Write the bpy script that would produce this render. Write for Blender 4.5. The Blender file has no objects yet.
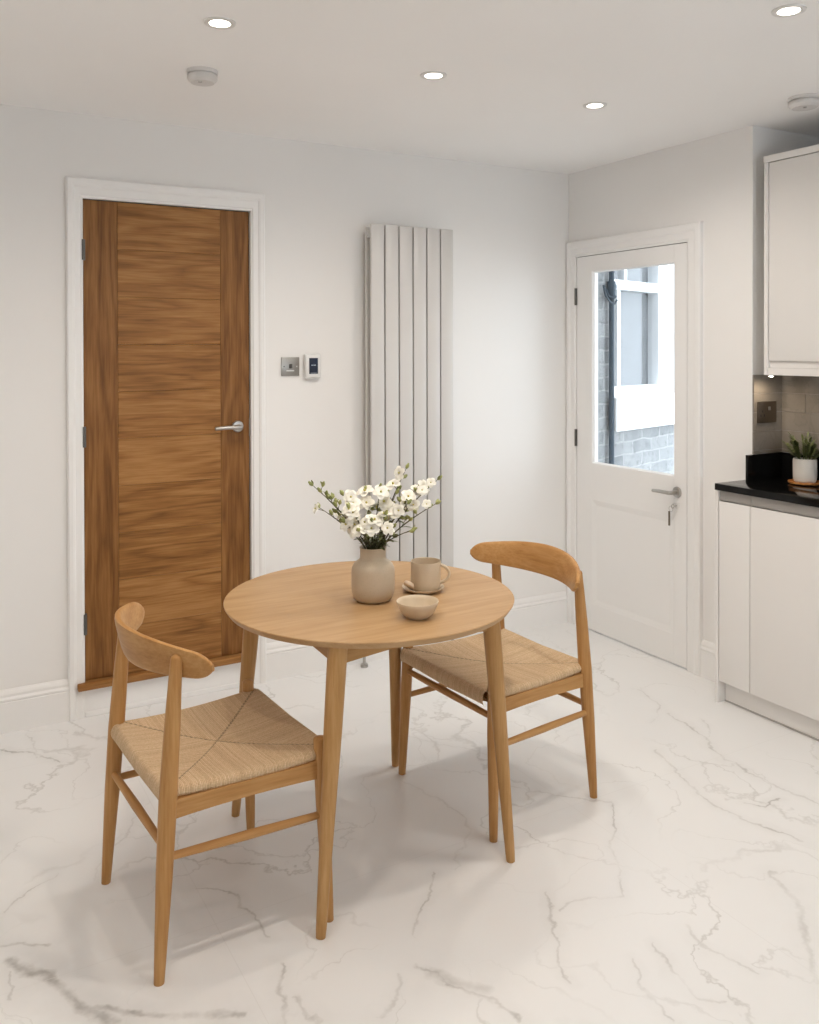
import bpy, bmesh, math, random
from mathutils import Vector, Matrix

random.seed(7)
PI = math.pi
scene = bpy.context.scene
COL = scene.collection

# ------------------------------------------------------------------ helpers
def V(*a): return Vector(a)

def obj(name, bm, mats, parent=None, smooth=False, auto=None):
    me = bpy.data.meshes.new(name)
    bmesh.ops.recalc_face_normals(bm, faces=bm.faces)
    bm.to_mesh(me); bm.free()
    if not isinstance(mats, (list, tuple)): mats = [mats]
    for m in mats: me.materials.append(m)
    o = bpy.data.objects.new(name, me)
    COL.objects.link(o)
    if parent: o.parent = parent
    if smooth:
        for p in me.polygons: p.use_smooth = True
        if auto:
            me.set_sharp_from_angle(angle=math.radians(auto))
    return o

def tag(o, label, cat=None, group=None, kind=None):
    o['label'] = label
    if cat: o['category'] = cat
    if group: o['group'] = group
    if kind: o['kind'] = kind
    return o

def thing(name, label, cat, loc=(0, 0, 0), rotz=0, group=None):
    o = bpy.data.objects.new(name, None); COL.objects.link(o)
    o.location = loc; o.rotation_euler = (0, 0, rotz); o.empty_display_size = .1
    return tag(o, label, cat, group)

def dup(root, loc, rotz, label, group=None):
    r = root.copy(); COL.objects.link(r); r.location = loc; r.rotation_euler = (0, 0, rotz)
    r['label'] = label
    if group: r['group'] = group
    def rec(src, dst):
        for ch in list(src.children):
            c = ch.copy(); COL.objects.link(c); c.parent = dst; rec(ch, c)
    rec(root, r)
    return r

def bx(bm, x0, x1, y0, y1, z0, z1, bev=0, seg=2, mi=0):
    x0, x1 = min(x0, x1), max(x0, x1); y0, y1 = min(y0, y1), max(y0, y1); z0, z1 = min(z0, z1), max(z0, z1)
    vs = [bm.verts.new(c) for c in ((x0,y0,z0),(x1,y0,z0),(x1,y1,z0),(x0,y1,z0),(x0,y0,z1),(x1,y0,z1),(x1,y1,z1),(x0,y1,z1))]
    fs = [bm.faces.new([vs[i] for i in f]) for f in ((0,3,2,1),(4,5,6,7),(0,1,5,4),(1,2,6,5),(2,3,7,6),(3,0,4,7))]
    for f in fs: f.material_index = mi
    if bev:
        es = list({e for f in fs for e in f.edges})
        r = bmesh.ops.bevel(bm, geom=es, offset=bev, segments=seg, affect='EDGES', profile=.5)
        for f in r['faces']: f.material_index = mi
    return vs

def B(): return bmesh.new()

def box_obj(name, mat, dims, parent=None, bev=0, seg=2):
    bm = B()
    bx(bm, *dims, bev=bev, seg=seg)
    return obj(name, bm, mat, parent, smooth=bev > 0, auto=40)

def rings(bm, rs, closed_u=True, cap0=True, cap1=True, mi=0):
    """rs: list of rings of points (same count)."""
    rv = [[bm.verts.new(p) for p in r] for r in rs]
    n = len(rv[0])
    for a, b in zip(rv, rv[1:]):
        for i in range(n if closed_u else n - 1):
            j = (i + 1) % n
            f = bm.faces.new((a[i], a[j], b[j], b[i])); f.material_index = mi
    if cap0: f = bm.faces.new(list(reversed(rv[0]))); f.material_index = mi
    if cap1: f = bm.faces.new(rv[-1]); f.material_index = mi
    return rv

def tube(bm, pts, rad, n=12, sx=1, sy=1, roundend=0, up=None, mi=0):
    pts = [Vector(p) for p in pts]
    if not isinstance(rad, (list, tuple)): rad = [rad] * len(pts)
    rad = list(rad)
    if roundend:
        # domed ends
        def dome(p, d, r):
            out = []
            for k in (3, 2, 1):
                a = k / 3 * PI / 2 * .98
                out.append((p + d * r * roundend * math.sin(a), r * math.cos(a)))
            return out
        d0 = (pts[0] - pts[1]).normalized(); d1 = (pts[-1] - pts[-2]).normalized()
        s = dome(pts[0], d0, rad[0]); e = list(reversed(dome(pts[-1], d1, rad[-1])))
        pts = [q[0] for q in s] + pts + [q[0] for q in e]
        rad = [q[1] for q in s] + rad + [q[1] for q in e]
    rs = []; prev = None
    for i, p in enumerate(pts):
        t = (pts[min(i + 1, len(pts) - 1)] - pts[max(i - 1, 0)]).normalized()
        if prev is None:
            u0 = Vector(up) if up else (V(1, 0, 0) if abs(t.x) < .9 else V(0, 1, 0))
        else: u0 = prev
        u = (u0 - t * u0.dot(t)).normalized(); w = t.cross(u); prev = u
        rs.append([p + (u * math.cos(2 * PI * k / n) * sx + w * math.sin(2 * PI * k / n) * sy) * rad[i] for k in range(n)])
    rings(bm, rs, mi=mi)

def lathe(bm, prof, n=48, c=(0, 0, 0), axis='z', mi=0):
    """prof: (r, h) from one end to other; r=0 ends are capped with tiny rings"""
    rs = []
    for r, h in prof:
        r = max(r, 1e-4)
        ring = []
        for k in range(n):
            a = 2 * PI * k / n
            q = (r * math.cos(a), r * math.sin(a), h)
            if axis == 'y': q = (q[0], -q[2], q[1])      # h grows towards -y
            if axis == 'x': q = (-q[2], q[0], q[1])      # h grows towards -x
            ring.append((q[0] + c[0], q[1] + c[1], q[2] + c[2]))
        rs.append(ring)
    rings(bm, rs, mi=mi)

def prism(bm, poly, z0, z1, bev=0, mi=0):
    a = [bm.verts.new((x, y, z0)) for x, y in poly]; b = [bm.verts.new((x, y, z1)) for x, y in poly]
    n = len(poly); fs = [bm.faces.new(list(reversed(a))), bm.faces.new(b)]
    for i in range(n): fs.append(bm.faces.new((a[i], a[(i + 1) % n], b[(i + 1) % n], b[i])))
    for f in fs: f.material_index = mi
    if bev:
        es = list({e for f in fs for e in f.edges})
        bmesh.ops.bevel(bm, geom=es, offset=bev, segments=2, affect='EDGES', profile=.5)

# ------------------------------------------------------------------ materials
def srgb(r, g, b):
    f = lambda c: ((c / 255) / 12.92 if c / 255 <= .04045 else ((c / 255 + .055) / 1.055) ** 2.4)
    return (f(r), f(g), f(b), 1)

class NT:
    def __init__(s, name):
        s.m = bpy.data.materials.new(name); s.m.use_nodes = True
        s.t = s.m.node_tree; s.n = s.t.nodes; s.l = s.t.links
        s.bsdf = s.n['Principled BSDF']; s.out = s.n['Material Output']
    def node(s, typ, **kw):
        x = s.n.new(typ)
        for k, v in kw.items(): setattr(x, k, v)
        return x
    def put(s, sock, v):
        if isinstance(v, bpy.types.NodeSocket): s.l.new(v, sock)
        else: sock.default_value = v
    def math(s, op, a, b=None, c=None, clamp=False):
        x = s.node('ShaderNodeMath', operation=op, use_clamp=clamp)
        s.put(x.inputs[0], a)
        if b is not None: s.put(x.inputs[1], b)
        if c is not None: s.put(x.inputs[2], c)
        return x.outputs[0]
    def vmath(s, op, a, b=None):
        x = s.node('ShaderNodeVectorMath', operation=op)
        s.put(x.inputs[0], a)
        if b is not None:
            if op == 'SCALE': s.put(x.inputs['Scale'], b)
            else: s.put(x.inputs[1], b)
        return x.outputs['Value'] if op in ('DOT_PRODUCT', 'LENGTH', 'DISTANCE') else x.outputs['Vector']
    def co(s): return s.node('ShaderNodeTexCoord').outputs['Object']
    def sep(s, v):
        x = s.node('ShaderNodeSeparateXYZ'); s.put(x.inputs[0], v); return x.outputs
    def comb(s, x, y, z):
        c = s.node('ShaderNodeCombineXYZ')
        for i, q in enumerate((x, y, z)): s.put(c.inputs[i], q)
        return c.outputs[0]
    def noise(s, vec, scale=5, detail=3, rough=.5, dist=0):
        x = s.node('ShaderNodeTexNoise'); s.put(x.inputs['Vector'], vec)
        s.put(x.inputs['Scale'], scale); s.put(x.inputs['Detail'], detail); s.put(x.inputs['Roughness'], rough); s.put(x.inputs['Distortion'], dist)
        return x.outputs
    def ramp(s, fac, stops):
        x = s.node('ShaderNodeValToRGB'); s.put(x.inputs[0], fac)
        el = x.color_ramp.elements
        while len(el) < len(stops): el.new(.5)
        for e, (p, c) in zip(el, stops): e.position = p; e.color = c
        return x.outputs[0]
    def mapr(s, v, a, b, c, d):
        x = s.node('ShaderNodeMapRange'); x.clamp = True
        s.put(x.inputs[0], v)
        for i, q in enumerate((a, b, c, d)): s.put(x.inputs[i + 1], q)
        return x.outputs[0]
    def mix(s, f, a, b, mode='MIX'):
        x = s.node('ShaderNodeMix', data_type='RGBA', blend_type=mode)
        s.put(x.inputs[0], f); s.put(x.inputs[6], a); s.put(x.inputs[7], b); return x.outputs[2]
    def bump(s, h, strength=.3, dist=.01):
        x = s.node('ShaderNodeBump'); s.put(x.inputs['Height'], h); x.inputs['Strength'].default_value = strength; x.inputs['Distance'].default_value = dist
        s.l.new(x.outputs[0], s.bsdf.inputs['Normal'])
    def fin(s, color=None, rough=None, metal=None, **kw):
        if color is not None: s.put(s.bsdf.inputs['Base Color'], color)
        if rough is not None: s.put(s.bsdf.inputs['Roughness'], rough)
        if metal is not None: s.put(s.bsdf.inputs['Metallic'], metal)
        for k, v in kw.items(): s.put(s.bsdf.inputs[k], v)
        return s.m

def paint(name, c, rough=.5, nscale=60, bump=.02, var=.015, **kw):
    t = NT(name); co = t.co()
    n = t.noise(co, nscale, 4)[0]; big = t.noise(co, 1.3, 2)[0]
    c2 = tuple(x * (1 - var * 4) for x in c[:3]) + (1,)
    col = t.mix(t.mapr(big, .3, .7, 0, 1), c, c2)
    t.bump(n, bump, .002)
    return t.fin(col, rough, **kw)

def metal(name, c, rough=.3, aniso=(1, 1, 40)):
    t = NT(name); co = t.co()
    n = t.noise(t.vmath('MULTIPLY', co, aniso), 60, 3)[0]
    return t.fin(t.mix(n, c, tuple(x * .85 for x in c[:3]) + (1,)), t.mapr(n, 0, 1, rough * .8, rough * 1.25), 1.0)

def wood(name, light, mid, dark, grain='x', ringscale=1.0, rough=.42, plank=None, fig=.5, fine=.35):
    """stretched noise contours give cathedral figure; plank = height of boards in z (offset per board)"""
    t = NT(name); co = t.co()
    x, y, z = t.sep(co)[:3]
    if plank:
        z0, h = plank
        k = t.math('FLOOR', t.math('DIVIDE', t.math('SUBTRACT', z, z0), h))
        wn = t.node('ShaderNodeTexWhiteNoise', noise_dimensions='1D'); t.put(wn.inputs['W'], k)
        off = t.math('MULTIPLY', wn.outputs['Value'], 13.0)
        co = t.vmath('ADD', co, t.comb(off, off, 0.0))
        tone = wn.outputs['Value']
    s = {'x': (1.0, 9, 9), 'y': (9, 1.0, 9), 'z': (9, 9, 1.0)}[grain]
    f = {'x': (6, 160, 160), 'y': (160, 6, 160), 'z': (160, 160, 6)}[grain]
    base = t.noise(t.vmath('MULTIPLY', co, s), 1.0 * ringscale, 2, .45, .25)[0]
    ring = t.math('PINGPONG', t.math('MULTIPLY', base, 12.0), 1.0)
    ring = t.math('POWER', ring, 1.6)
    pore = t.noise(t.vmath('MULTIPLY', co, f), 1.0, 4, .6)[0]
    med = t.noise(t.vmath('MULTIPLY', co, tuple(q * 3.2 for q in s)), 1.0, 3, .6)[0]
    v = t.math('ADD', t.math('MULTIPLY', ring, fig * .5), t.math('MULTIPLY', t.mapr(pore, .3, .7, 0, 1), fine))
    v = t.math('ADD', v, t.math('MULTIPLY', t.mapr(med, .3, .7, 0, 1), .35))
    if plank: v = t.math('ADD', v, t.math('MULTIPLY', t.math('SUBTRACT', tone, .5), .22))
    col = t.ramp(v, [(.15, light), (.5, mid), (.95, dark)])
    t.bump(pore, .05, .002)
    return t.fin(col, rough, **{'Specular IOR Level': .2})

M = {}
M['wall'] = paint('wall_paint', (.86, .845, .825, 1), .75, 220, .03, .006)
M['ceil'] = paint('ceiling_paint', (.95, .94, .928, 1), .8, 220, .03, .006)
M['trim'] = paint('white_satin', (.87, .86, .845, 1), .38, 40, .01, .004)
M['doorwhite'] = paint('door_white', (.87, .86, .845, 1), .32, 40, .01, .004)
M['rad'] = paint('radiator_white', (.63, .61, .585, 1), .33, 200, .01, .004)
M['plastic'] = paint('white_plastic', (.76, .75, .73, 1), .35, 100, .01, .004)
M['gloss'] = paint('gloss_cabinet', (.82, .80, .775, 1), .12, 4, .004, .004)
M['alarm'] = paint('alarm_plastic', (.70, .68, .66, 1), .4, 100, .01, .004)
M['steel'] = metal('brushed_steel', (.52, .50, .47, 1), .3)
M['hinge'] = metal('hinge_steel', (.17, .165, .155, 1), .5)
M['darkplate'] = metal('bronze_plate', (.20, .165, .13, 1), .38)
M['nickel'] = metal('satin_plate', (.38, .36, .33, 1), .36)
M['gap'] = paint('dark_recess', (.06, .055, .05, 1), .8)
M['railgap'] = paint('grip_rail', (.42, .40, .375, 1), .4)
M['screen'] = paint('screen_dark', (.008, .014, .035, 1), .12, 100, .0)
M['screentext'] = paint('screen_text', (.35, .42, .5, 1), .4)
M['led'] = None
oak = (srgb(172, 126, 76), srgb(147, 102, 56), srgb(106, 70, 34))
M['oak_v'] = wood('oak_door_upright', (srgb(150, 107, 62)), srgb(128, 86, 45), srgb(90, 57, 28), grain='z', ringscale=1.1, fig=.55)
M['oak_h'] = wood('oak_door_planks', *oak, grain='x', ringscale=1.15, plank=(.1453, .19811), fig=.6)
M['oak_sill'] = wood('oak_sill', *oak, grain='x', fig=.3)
lt = (srgb(188, 154, 114), srgb(174, 139, 98), srgb(152, 117, 76))
M['tabletop'] = wood('table_top_oak', *lt, grain='x', ringscale=1.4, fig=.25, fine=.22, rough=.38)
tl = (srgb(190, 150, 102), srgb(176, 134, 84), srgb(152, 110, 64))
M['w_x'] = wood('table_oak_x', *tl, grain='x', fig=.3)
M['w_y'] = wood('table_oak_y', *tl, grain='y', fig=.3)
M['w_z'] = wood('table_oak_z', *tl, grain='z', fig=.3)
ch = (srgb(192, 148, 96), srgb(177, 130, 78), srgb(150, 105, 58))
M['c_x'] = wood('chair_oak_x', *ch, grain='x', fig=.3)
M['c_y'] = wood('chair_oak_y', *ch, grain='y', fig=.3)
M['c_z'] = wood('chair_oak_z', *ch, grain='z', fig=.3)

def ceramic(name, c, speck=.25, rough=.45):
    t = NT(name); co = t.co()
    sp = t.noise(co, 260, 2, .6)[0]; big = t.noise(co, 18, 3)[0]
    col = t.mix(t.mapr(sp, .60, .70, 0, speck), c, tuple(x * .72 for x in c[:3]) + (1,))
    col = t.mix(t.mapr(big, .35, .7, 0, .35), col, tuple(x * .86 for x in c[:3]) + (1,))
    t.bump(big, .06, .004)
    return t.fin(col, rough)
M['stoneware'] = ceramic('stoneware_cream', srgb(206, 188, 162))
M['vase'] = ceramic('vase_glaze', srgb(192, 175, 151), .5, .5)
M['pot'] = ceramic('pot_white', srgb(226, 220, 210), .15, .45)
M['coffee'] = paint('coffee', srgb(150, 124, 96), .2)
M['biscuit'] = ceramic('biscuit_crumb', srgb(238, 218, 192), .5, .8)
M['tray'] = wood('tray_wood', srgb(206, 150, 92), srgb(180, 120, 66), srgb(140, 86, 44), grain='x', fig=.3)
M['soil'] = paint('soil', (.03, .022, .015, 1), .95, 300, .4, .1)

def leafmat(name, c1, c2):
    t = NT(name); n = t.noise(t.co(), 30, 2)[0]
    return t.fin(t.mix(t.mapr(n, .3, .7, 0, 1), c1, c2), .5)
M['leaf'] = leafmat('leaf_green', srgb(92, 100, 60), srgb(126, 132, 78))
M['bud'] = leafmat('bud_green', srgb(122, 130, 70), srgb(176, 178, 116))
M['stem'] = leafmat('stem_olive', srgb(74, 72, 48), srgb(104, 98, 66))
M['plant'] = leafmat('potted_leaf', srgb(70, 80, 46), srgb(124, 132, 80))
def petalmat():
    t = NT('petal_white'); n = t.noise(t.co(), 60, 2)[0]
    return t.fin(t.mix(n, srgb(250, 248, 240), srgb(240, 236, 220)), .6, **{'Subsurface Weight': .15, 'Subsurface Radius': (.01, .01, .008), 'Subsurface Scale': .3})
M['petal'] = petalmat()
M['pollen'] = leafmat('pollen', srgb(204, 190, 110), srgb(170, 168, 84))

def emit(name, c, s):
    t = NT(name); n = t.noise(t.co(), 200, 1)[0]
    return t.fin((.8, .8, .8, 1), .4, **{'Emission Color': c, 'Emission Strength': s})
M['lamp'] = emit('downlight_glow', (1, .92, .80, 1), 9)
M['led'] = emit('led_glow', (1, .86, .66, 1), 40)

# marble floor with veins laid where the slabs show them
def marble(veins):
    t = NT('marble_tile'); co = t.co()
    wv = t.noise(co, 3.0, 5, .62)[1]
    warp = t.vmath('SCALE', t.vmath('SUBTRACT', wv, (.5, .5, .5)), .16)
    wv2 = t.noise(co, 16.0, 4, .6)[1]
    warp2 = t.vmath('SCALE', t.vmath('SUBTRACT', wv2, (.5, .5, .5)), .035)
    p = t.vmath('MULTIPLY', t.vmath('ADD', co, t.vmath('ADD', warp, warp2)), (1, 1, 0))
    total = last = None
    for pts, width, strg in veins:
        d = None
        for a, b in zip(pts, pts[1:]):
            A = Vector((a[0], a[1], 0)); Bv = Vector((b[0], b[1], 0)); ba = Bv - A
            q = p
            if last is not None:       # chains the segments so the shader evaluates them one after another
                ma = t.node('ShaderNodeVectorMath', operation='MULTIPLY_ADD')
                t.put(ma.inputs[0], last); ma.inputs[1].default_value = (1e-7, 1e-7, 0); t.put(ma.inputs[2], p); q = ma.outputs[0]
            pa = t.vmath('SUBTRACT', q, tuple(A))
            h = t.math('MULTIPLY', t.vmath('DOT_PRODUCT', pa, tuple(ba)), 1.0 / max(ba.length_squared, 1e-6), clamp=True)
            dd = t.vmath('LENGTH', t.vmath('SUBTRACT', pa, t.vmath('SCALE', tuple(ba), h)))
            d = dd if d is None else t.math('MINIMUM', d, dd)
            last = d
        core = t.mapr(d, width * .2, width, strg * .85, 0)
        halo = t.mapr(d, 0, width * 6, strg * .22, 0)
        v = t.math('ADD', core, halo)
        total = v if total is None else t.math('MAXIMUM', total, v)
        last = total
    breakup = t.mapr(t.noise(co, 5.5, 4, .65)[0], .36, .62, .15, 1.0)
    total = t.math('MULTIPLY', total, breakup)
    # fine background veining
    n1 = t.noise(t.vmath('ADD', co, t.vmath('ADD', t.vmath('SCALE', warp, 2.0), warp2)), 1.5, 1, .4)[0]
    f1 = t.mapr(t.math('ABSOLUTE', t.math('SUBTRACT', n1, .5)), 0, .006, .42, 0)
    n2 = t.noise(t.vmath('ADD', t.vmath('ADD', co, (7.3, 2.1, 0)), t.vmath('ADD', t.vmath('SCALE', warp, 1.6), warp2)), 2.6, 1, .4)[0]
    f2 = t.mapr(t.math('ABSOLUTE', t.math('SUBTRACT', n2, .47)), 0, .007, .30, 0)
    mask = t.mapr(t.noise(t.vmath('ADD', co, (3, 9, 0)), 1.5, 3)[0], .40, .60, 0, 1)
    fineV = t.math('MULTIPLY', t.math('MAXIMUM', f1, f2), mask)
    cloud = t.mapr(t.noise(co, 2.2, 2, .5)[0], .3, .8, 0, .06)
    tot = t.math('ADD', t.math('MAXIMUM', total, fineV), cloud, clamp=True)
    col = t.ramp(tot, [(0, (.83, .825, .815, 1)), (.35, (.67, .66, .64, 1)), (1, (.30, .285, .265, 1))])
    # tile joints 1.2 x 0.6
    x, y = t.sep(co)[:2]
    jx = t.math('ABSOLUTE', t.math('SUBTRACT', t.math('FRACT', t.math('DIVIDE', t.math('ADD', x, 2.485 + 12), 1.2)), .5))
    jy = t.math('ABSOLUTE', t.math('SUBTRACT', t.math('FRACT', t.math('DIVIDE', t.math('ADD', y, .35 + 12), 1.2)), .5))
    j = t.math('MAXIMUM', t.math('GREATER_THAN', jx, .5 - .0009), t.math('GREATER_THAN', jy, .5 - .0009))
    col = t.mix(t.math('MULTIPLY', j, .5), col, (.72, .71, .69, 1))
    t.bump(j, -.1, .001)
    rough = t.mapr(t.noise(co, 9, 3)[0], .3, .7, .30, .34)
    return t.fin(col, rough, **{'Specular IOR Level': .45})

veins = [
 # (polyline on the floor in metres, half width, strength)
 ([(-2.980, -1.436), (-2.940, -1.487), (-2.874, -1.590), (-2.834, -1.690), (-2.787, -1.758)], 0.0200, 0.85),
 ([(-2.835, -1.696), (-2.764, -1.730), (-2.710, -1.788), (-2.535, -1.895)], 0.0140, 0.75),
 ([(-2.984, -1.350), (-2.939, -1.371), (-2.870, -1.424)], 0.0080, 0.70),
 ([(-2.888, -0.163), (-2.761, -0.274), (-2.706, -0.387)], 0.0060, 0.80),
 ([(-2.789, -0.050), (-2.781, -0.205), (-2.764, -0.300)], 0.0050, 0.45),
 ([(-2.960, -1.212), (-2.896, -1.147), (-2.812, -1.104)], 0.0050, 0.45),
 ([(-2.973, -1.488), (-2.965, -1.586)], 0.0060, 0.40),
 ([(-2.405, -1.773), (-2.443, -1.885), (-2.453, -1.962)], 0.0070, 0.50),
 ([(-2.414, -1.883), (-2.389, -1.999)], 0.0080, 0.50),
 ([(-2.465, -1.389), (-2.410, -1.441), (-2.386, -1.554), (-2.394, -1.674)], 0.0060, 0.60),
 ([(-2.162, -1.952), (-2.207, -2.001), (-2.258, -2.047)], 0.0070, 0.45),
 ([(-2.112, -1.952), (-2.058, -2.049), (-1.997, -2.147), (-1.974, -2.229)], 0.0080, 0.55),
 ([(-2.094, -1.994), (-2.025, -2.064), (-1.991, -2.106)], 0.0240, 0.45),
 ([(-1.868, -1.627), (-1.974, -1.751), (-2.066, -1.853)], 0.0060, 0.50),
 ([(-1.672, -1.889), (-1.693, -1.975), (-1.751, -2.085), (-1.803, -2.206)], 0.0060, 0.50),
 ([(-1.149, -1.605), (-1.334, -1.785), (-1.469, -2.000), (-1.581, -1.961), (-1.666, -1.971)], 0.0060, 0.50),
 ([(-0.737, -1.397), (-0.781, -1.509), (-0.850, -1.701), (-0.872, -1.885), (-0.797, -2.048)], 0.0070, 0.50),
 ([(-0.445, -1.165), (-0.500, -1.384), (-0.580, -1.597), (-0.597, -1.782), (-0.587, -1.964)], 0.0070, 0.50),
 ([(-0.389, -1.310), (-0.493, -1.418)], 0.0050, 0.50),
 ([(-0.762, -1.834), (-0.741, -1.876), (-0.648, -1.892)], 0.0050, 0.80),
 ([(-1.030, -2.129), (-1.096, -2.253), (-1.191, -2.362), (-1.317, -2.473)], 0.0100, 0.40),
 ([(-1.517, -2.197), (-1.559, -2.296), (-1.582, -2.369), (-1.548, -2.407)], 0.0060, 0.45),
 ([(-1.615, -2.204), (-1.682, -2.320), (-1.710, -2.387)], 0.0060, 0.40),
 ([(-1.407, -1.318), (-1.302, -1.434), (-1.150, -1.597)], 0.0050, 0.40),
 ([(-1.407, -2.171), (-1.430, -2.289), (-1.402, -2.386)], 0.0060, 0.35),
 ([(-1.670, -1.042), (-1.640, -1.302), (-1.655, -1.505), (-1.796, -1.639)], 0.0060, 0.30),
 ([(-1.516, -0.801), (-1.393, -0.972), (-1.299, -1.167)], 0.0050, 0.30),
 ([(-0.376, -0.933), (-0.413, -1.100), (-0.588, -1.195)], 0.0060, 0.40),
 ([(-2.617, -0.665), (-2.434, -0.605), (-2.282, -0.709)], 0.0050, 0.30),
 ([(-2.484, -0.818), (-2.658, -1.057), (-2.725, -1.192)], 0.0050, 0.25),
]
M['marble'] = marble(veins)

# woven paper cord, envelope pattern in the seat's own coordinates
def cordmat():
    t = NT('paper_cord'); co = t.co()
    x, y, z = t.sep(co)[:3]
    ax = t.math('DIVIDE', t.math('ABSOLUTE', t.math('SUBTRACT', x, .015)), .205); ay = t.math('DIVIDE', t.math('ABSOLUTE', y), .225)
    side = t.math('GREATER_THAN', ay, ax)        # side quadrants: strands run in y, stacked along x
    q = t.math('ADD', t.math('MULTIPLY', x, side), t.math('MULTIPLY', y, t.math('SUBTRACT', 1, side)))
    w = t.noise(t.vmath('MULTIPLY', co, (30, 30, 30)), 1, 2)[0]
    q = t.math('ADD', q, t.math('MULTIPLY', w, .0016))
    k = t.math('DIVIDE', q, .0042)
    st = t.math('PINGPONG', k, .5)
    st = t.math('POWER', t.math('MULTIPLY', st, 2.0), .6)
    wn = t.node('ShaderNodeTexWhiteNoise', noise_dimensions='1D'); t.put(wn.inputs['W'], t.math('FLOOR', k))
    tw = t.noise(t.vmath('MULTIPLY', co, (260, 260, 260)), 1, 3)[0]
    v = t.math('ADD', t.math('MULTIPLY', wn.outputs['Value'], .22), t.math('MULTIPLY', tw, .78))
    col = t.ramp(v, [(.2, srgb(198, 164, 122)), (.5, srgb(224, 192, 152)), (.8, srgb(240, 214, 178))])
    col = t.mix(t.mapr(st, 0, .5, .5, 0), col, srgb(120, 86, 52))
    seam = t.math('ABSOLUTE', t.math('SUBTRACT', ax, ay))
    dash = t.math('PINGPONG', t.math('DIVIDE', q, .0105), .5)
    col = t.mix(t.math('MULTIPLY', t.mapr(seam, 0, .028, .75, 0), t.mapr(dash, .1, .35, .25, 1)), col, srgb(84, 56, 32))
    t.bump(t.math('ADD', st, t.math('MULTIPLY', tw, .5)), .8, .003)
    return t.fin(col, .85)
M['cord'] = cordmat()

def stone(name, c1, c2):
    t = NT(name); co = t.co()
    n = t.noise(co, 6, 6, .6, .8)[0]; n2 = t.noise(co, 30, 4)[0]
    col = t.mix(t.mapr(n, .3, .7, 0, 1), c1, c2)
    ve = t.mapr(t.math('ABSOLUTE', t.math('SUBTRACT', n, .5)), 0, .02, .3, 0)
    col = t.mix(ve, col, tuple(x * .55 for x in c1[:3]) + (1,))
    return t.fin(col, t.mapr(n2, 0, 1, .28, .4))
M['tile'] = stone('grey_stone_tile', (.19, .165, .14, 1), (.26, .232, .20, 1))
def granite():
    t = NT('black_granite'); co = t.co()
    n = t.noise(co, 420, 2, .7)[0]
    col = t.mix(t.mapr(n, .62, .78, 0, 1), (.006, .006, .006, 1), (.06, .058, .055, 1))
    return t.fin(col, .12, **{'Specular IOR Level': .18})
M['granite'] = granite()

def brick():
    t = NT('pale_brick'); co = t.co()
    x, y, z = t.sep(co)[:3]
    wob = t.noise(co, 9, 3)[1]
    p = t.vmath('ADD', t.comb(x, z, 0.0), t.vmath('SCALE', t.vmath('SUBTRACT', wob, (.5, .5, .5)), .03))
    b = t.node('ShaderNodeTexBrick'); t.put(b.inputs['Vector'], p)
    b.inputs['Color1'].default_value = (.18, .19, .195, 1); b.inputs['Color2'].default_value = (.30, .305, .305, 1); b.inputs['Mortar'].default_value = (.36, .36, .36, 1)
    b.inputs['Scale'].default_value = 1; b.inputs['Brick Width'].default_value = .215; b.inputs['Row Height'].default_value = .075
    b.inputs['Mortar Size'].default_value = .006; b.inputs['Mortar Smooth'].default_value = .3
    n = t.noise(co, 22, 5, .65)[0]
    big = t.noise(co, 5, 3)[0]
    col = t.mix(t.mapr(big, .35, .65, 0, .5), b.outputs['Color'], (.42, .42, .42, 1))
    col = t.mix(t.mapr(n, .52, .72, 0, .75), col, (.12, .12, .125, 1))
    h = t.math('ADD', t.math('MULTIPLY', b.outputs['Fac'], -1), t.math('MULTIPLY', n, .5))
    t.bump(h, .6, .01)
    return t.fin(col, .9)
M['brick'] = brick()
M['outwhite'] = paint('outdoor_white', (.86, .87, .88, 1), .5)
M['pipe'] = paint('pipe_blue_black', (.02, .04, .06, 1), .6)
M['blind'] = paint('window_blind', (.145, .147, .155, 1), .8)
M['paving'] = paint('paving', (.45, .44, .42, 1), .9, 20, .2)

def glass(name):
    t = NT(name)
    tr = t.node('ShaderNodeBsdfTransparent'); tr.inputs[0].default_value = (.98, .985, .985, 1)
    gl = t.node('ShaderNodeBsdfGlossy'); gl.inputs['Roughness'].default_value = .02
    lw = t.node('ShaderNodeLayerWeight')          # same from both faces of the pane
    fr = t.math('ADD', t.math('MULTIPLY', t.math('POWER', lw.outputs['Facing'], 4.0), .5), .025)
    mx = t.node('ShaderNodeMixShader')
    t.l.new(fr, mx.inputs[0]); t.l.new(tr.outputs[0], mx.inputs[1]); t.l.new(gl.outputs[0], mx.inputs[2])
    t.l.new(mx.outputs[0], t.out.inputs['Surface'])
    return t.m
M['glass'] = glass('window_glass')

def struct(name, bm, m, label, cat, parent=None, smooth=False):
    o = obj(name, bm, m, parent, smooth, 40 if smooth else None)
    return tag(o, label, cat, kind='structure')

# ------------------------------------------------------------------ the room
H = 2.475
RY = -1.222            # where the right wall turns into the kitchen recess
AX = .189               # back of the recess
XL, YR = -4.3, -5.6     # unseen left and rear walls
DX0, DX1, DZ0, DZ1 = -2.553, -1.845, .1455, 2.1265      # oak door leaf
RD0, RD1, RDZ = -.082, -.863, 2.005                     # white door leaf (y range, top)

bm = B(); bx(bm, XL, AX + .2, YR, .0, -.06, 0)
struct('floor', bm, M['marble'], 'white marble tiled floor with grey veins', 'floor')
bm = B(); bx(bm, XL, AX + .5, YR, .15, H, H + .06)
struct('ceiling', bm, M['ceil'], 'plain white ceiling with recessed downlights', 'ceiling')

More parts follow.
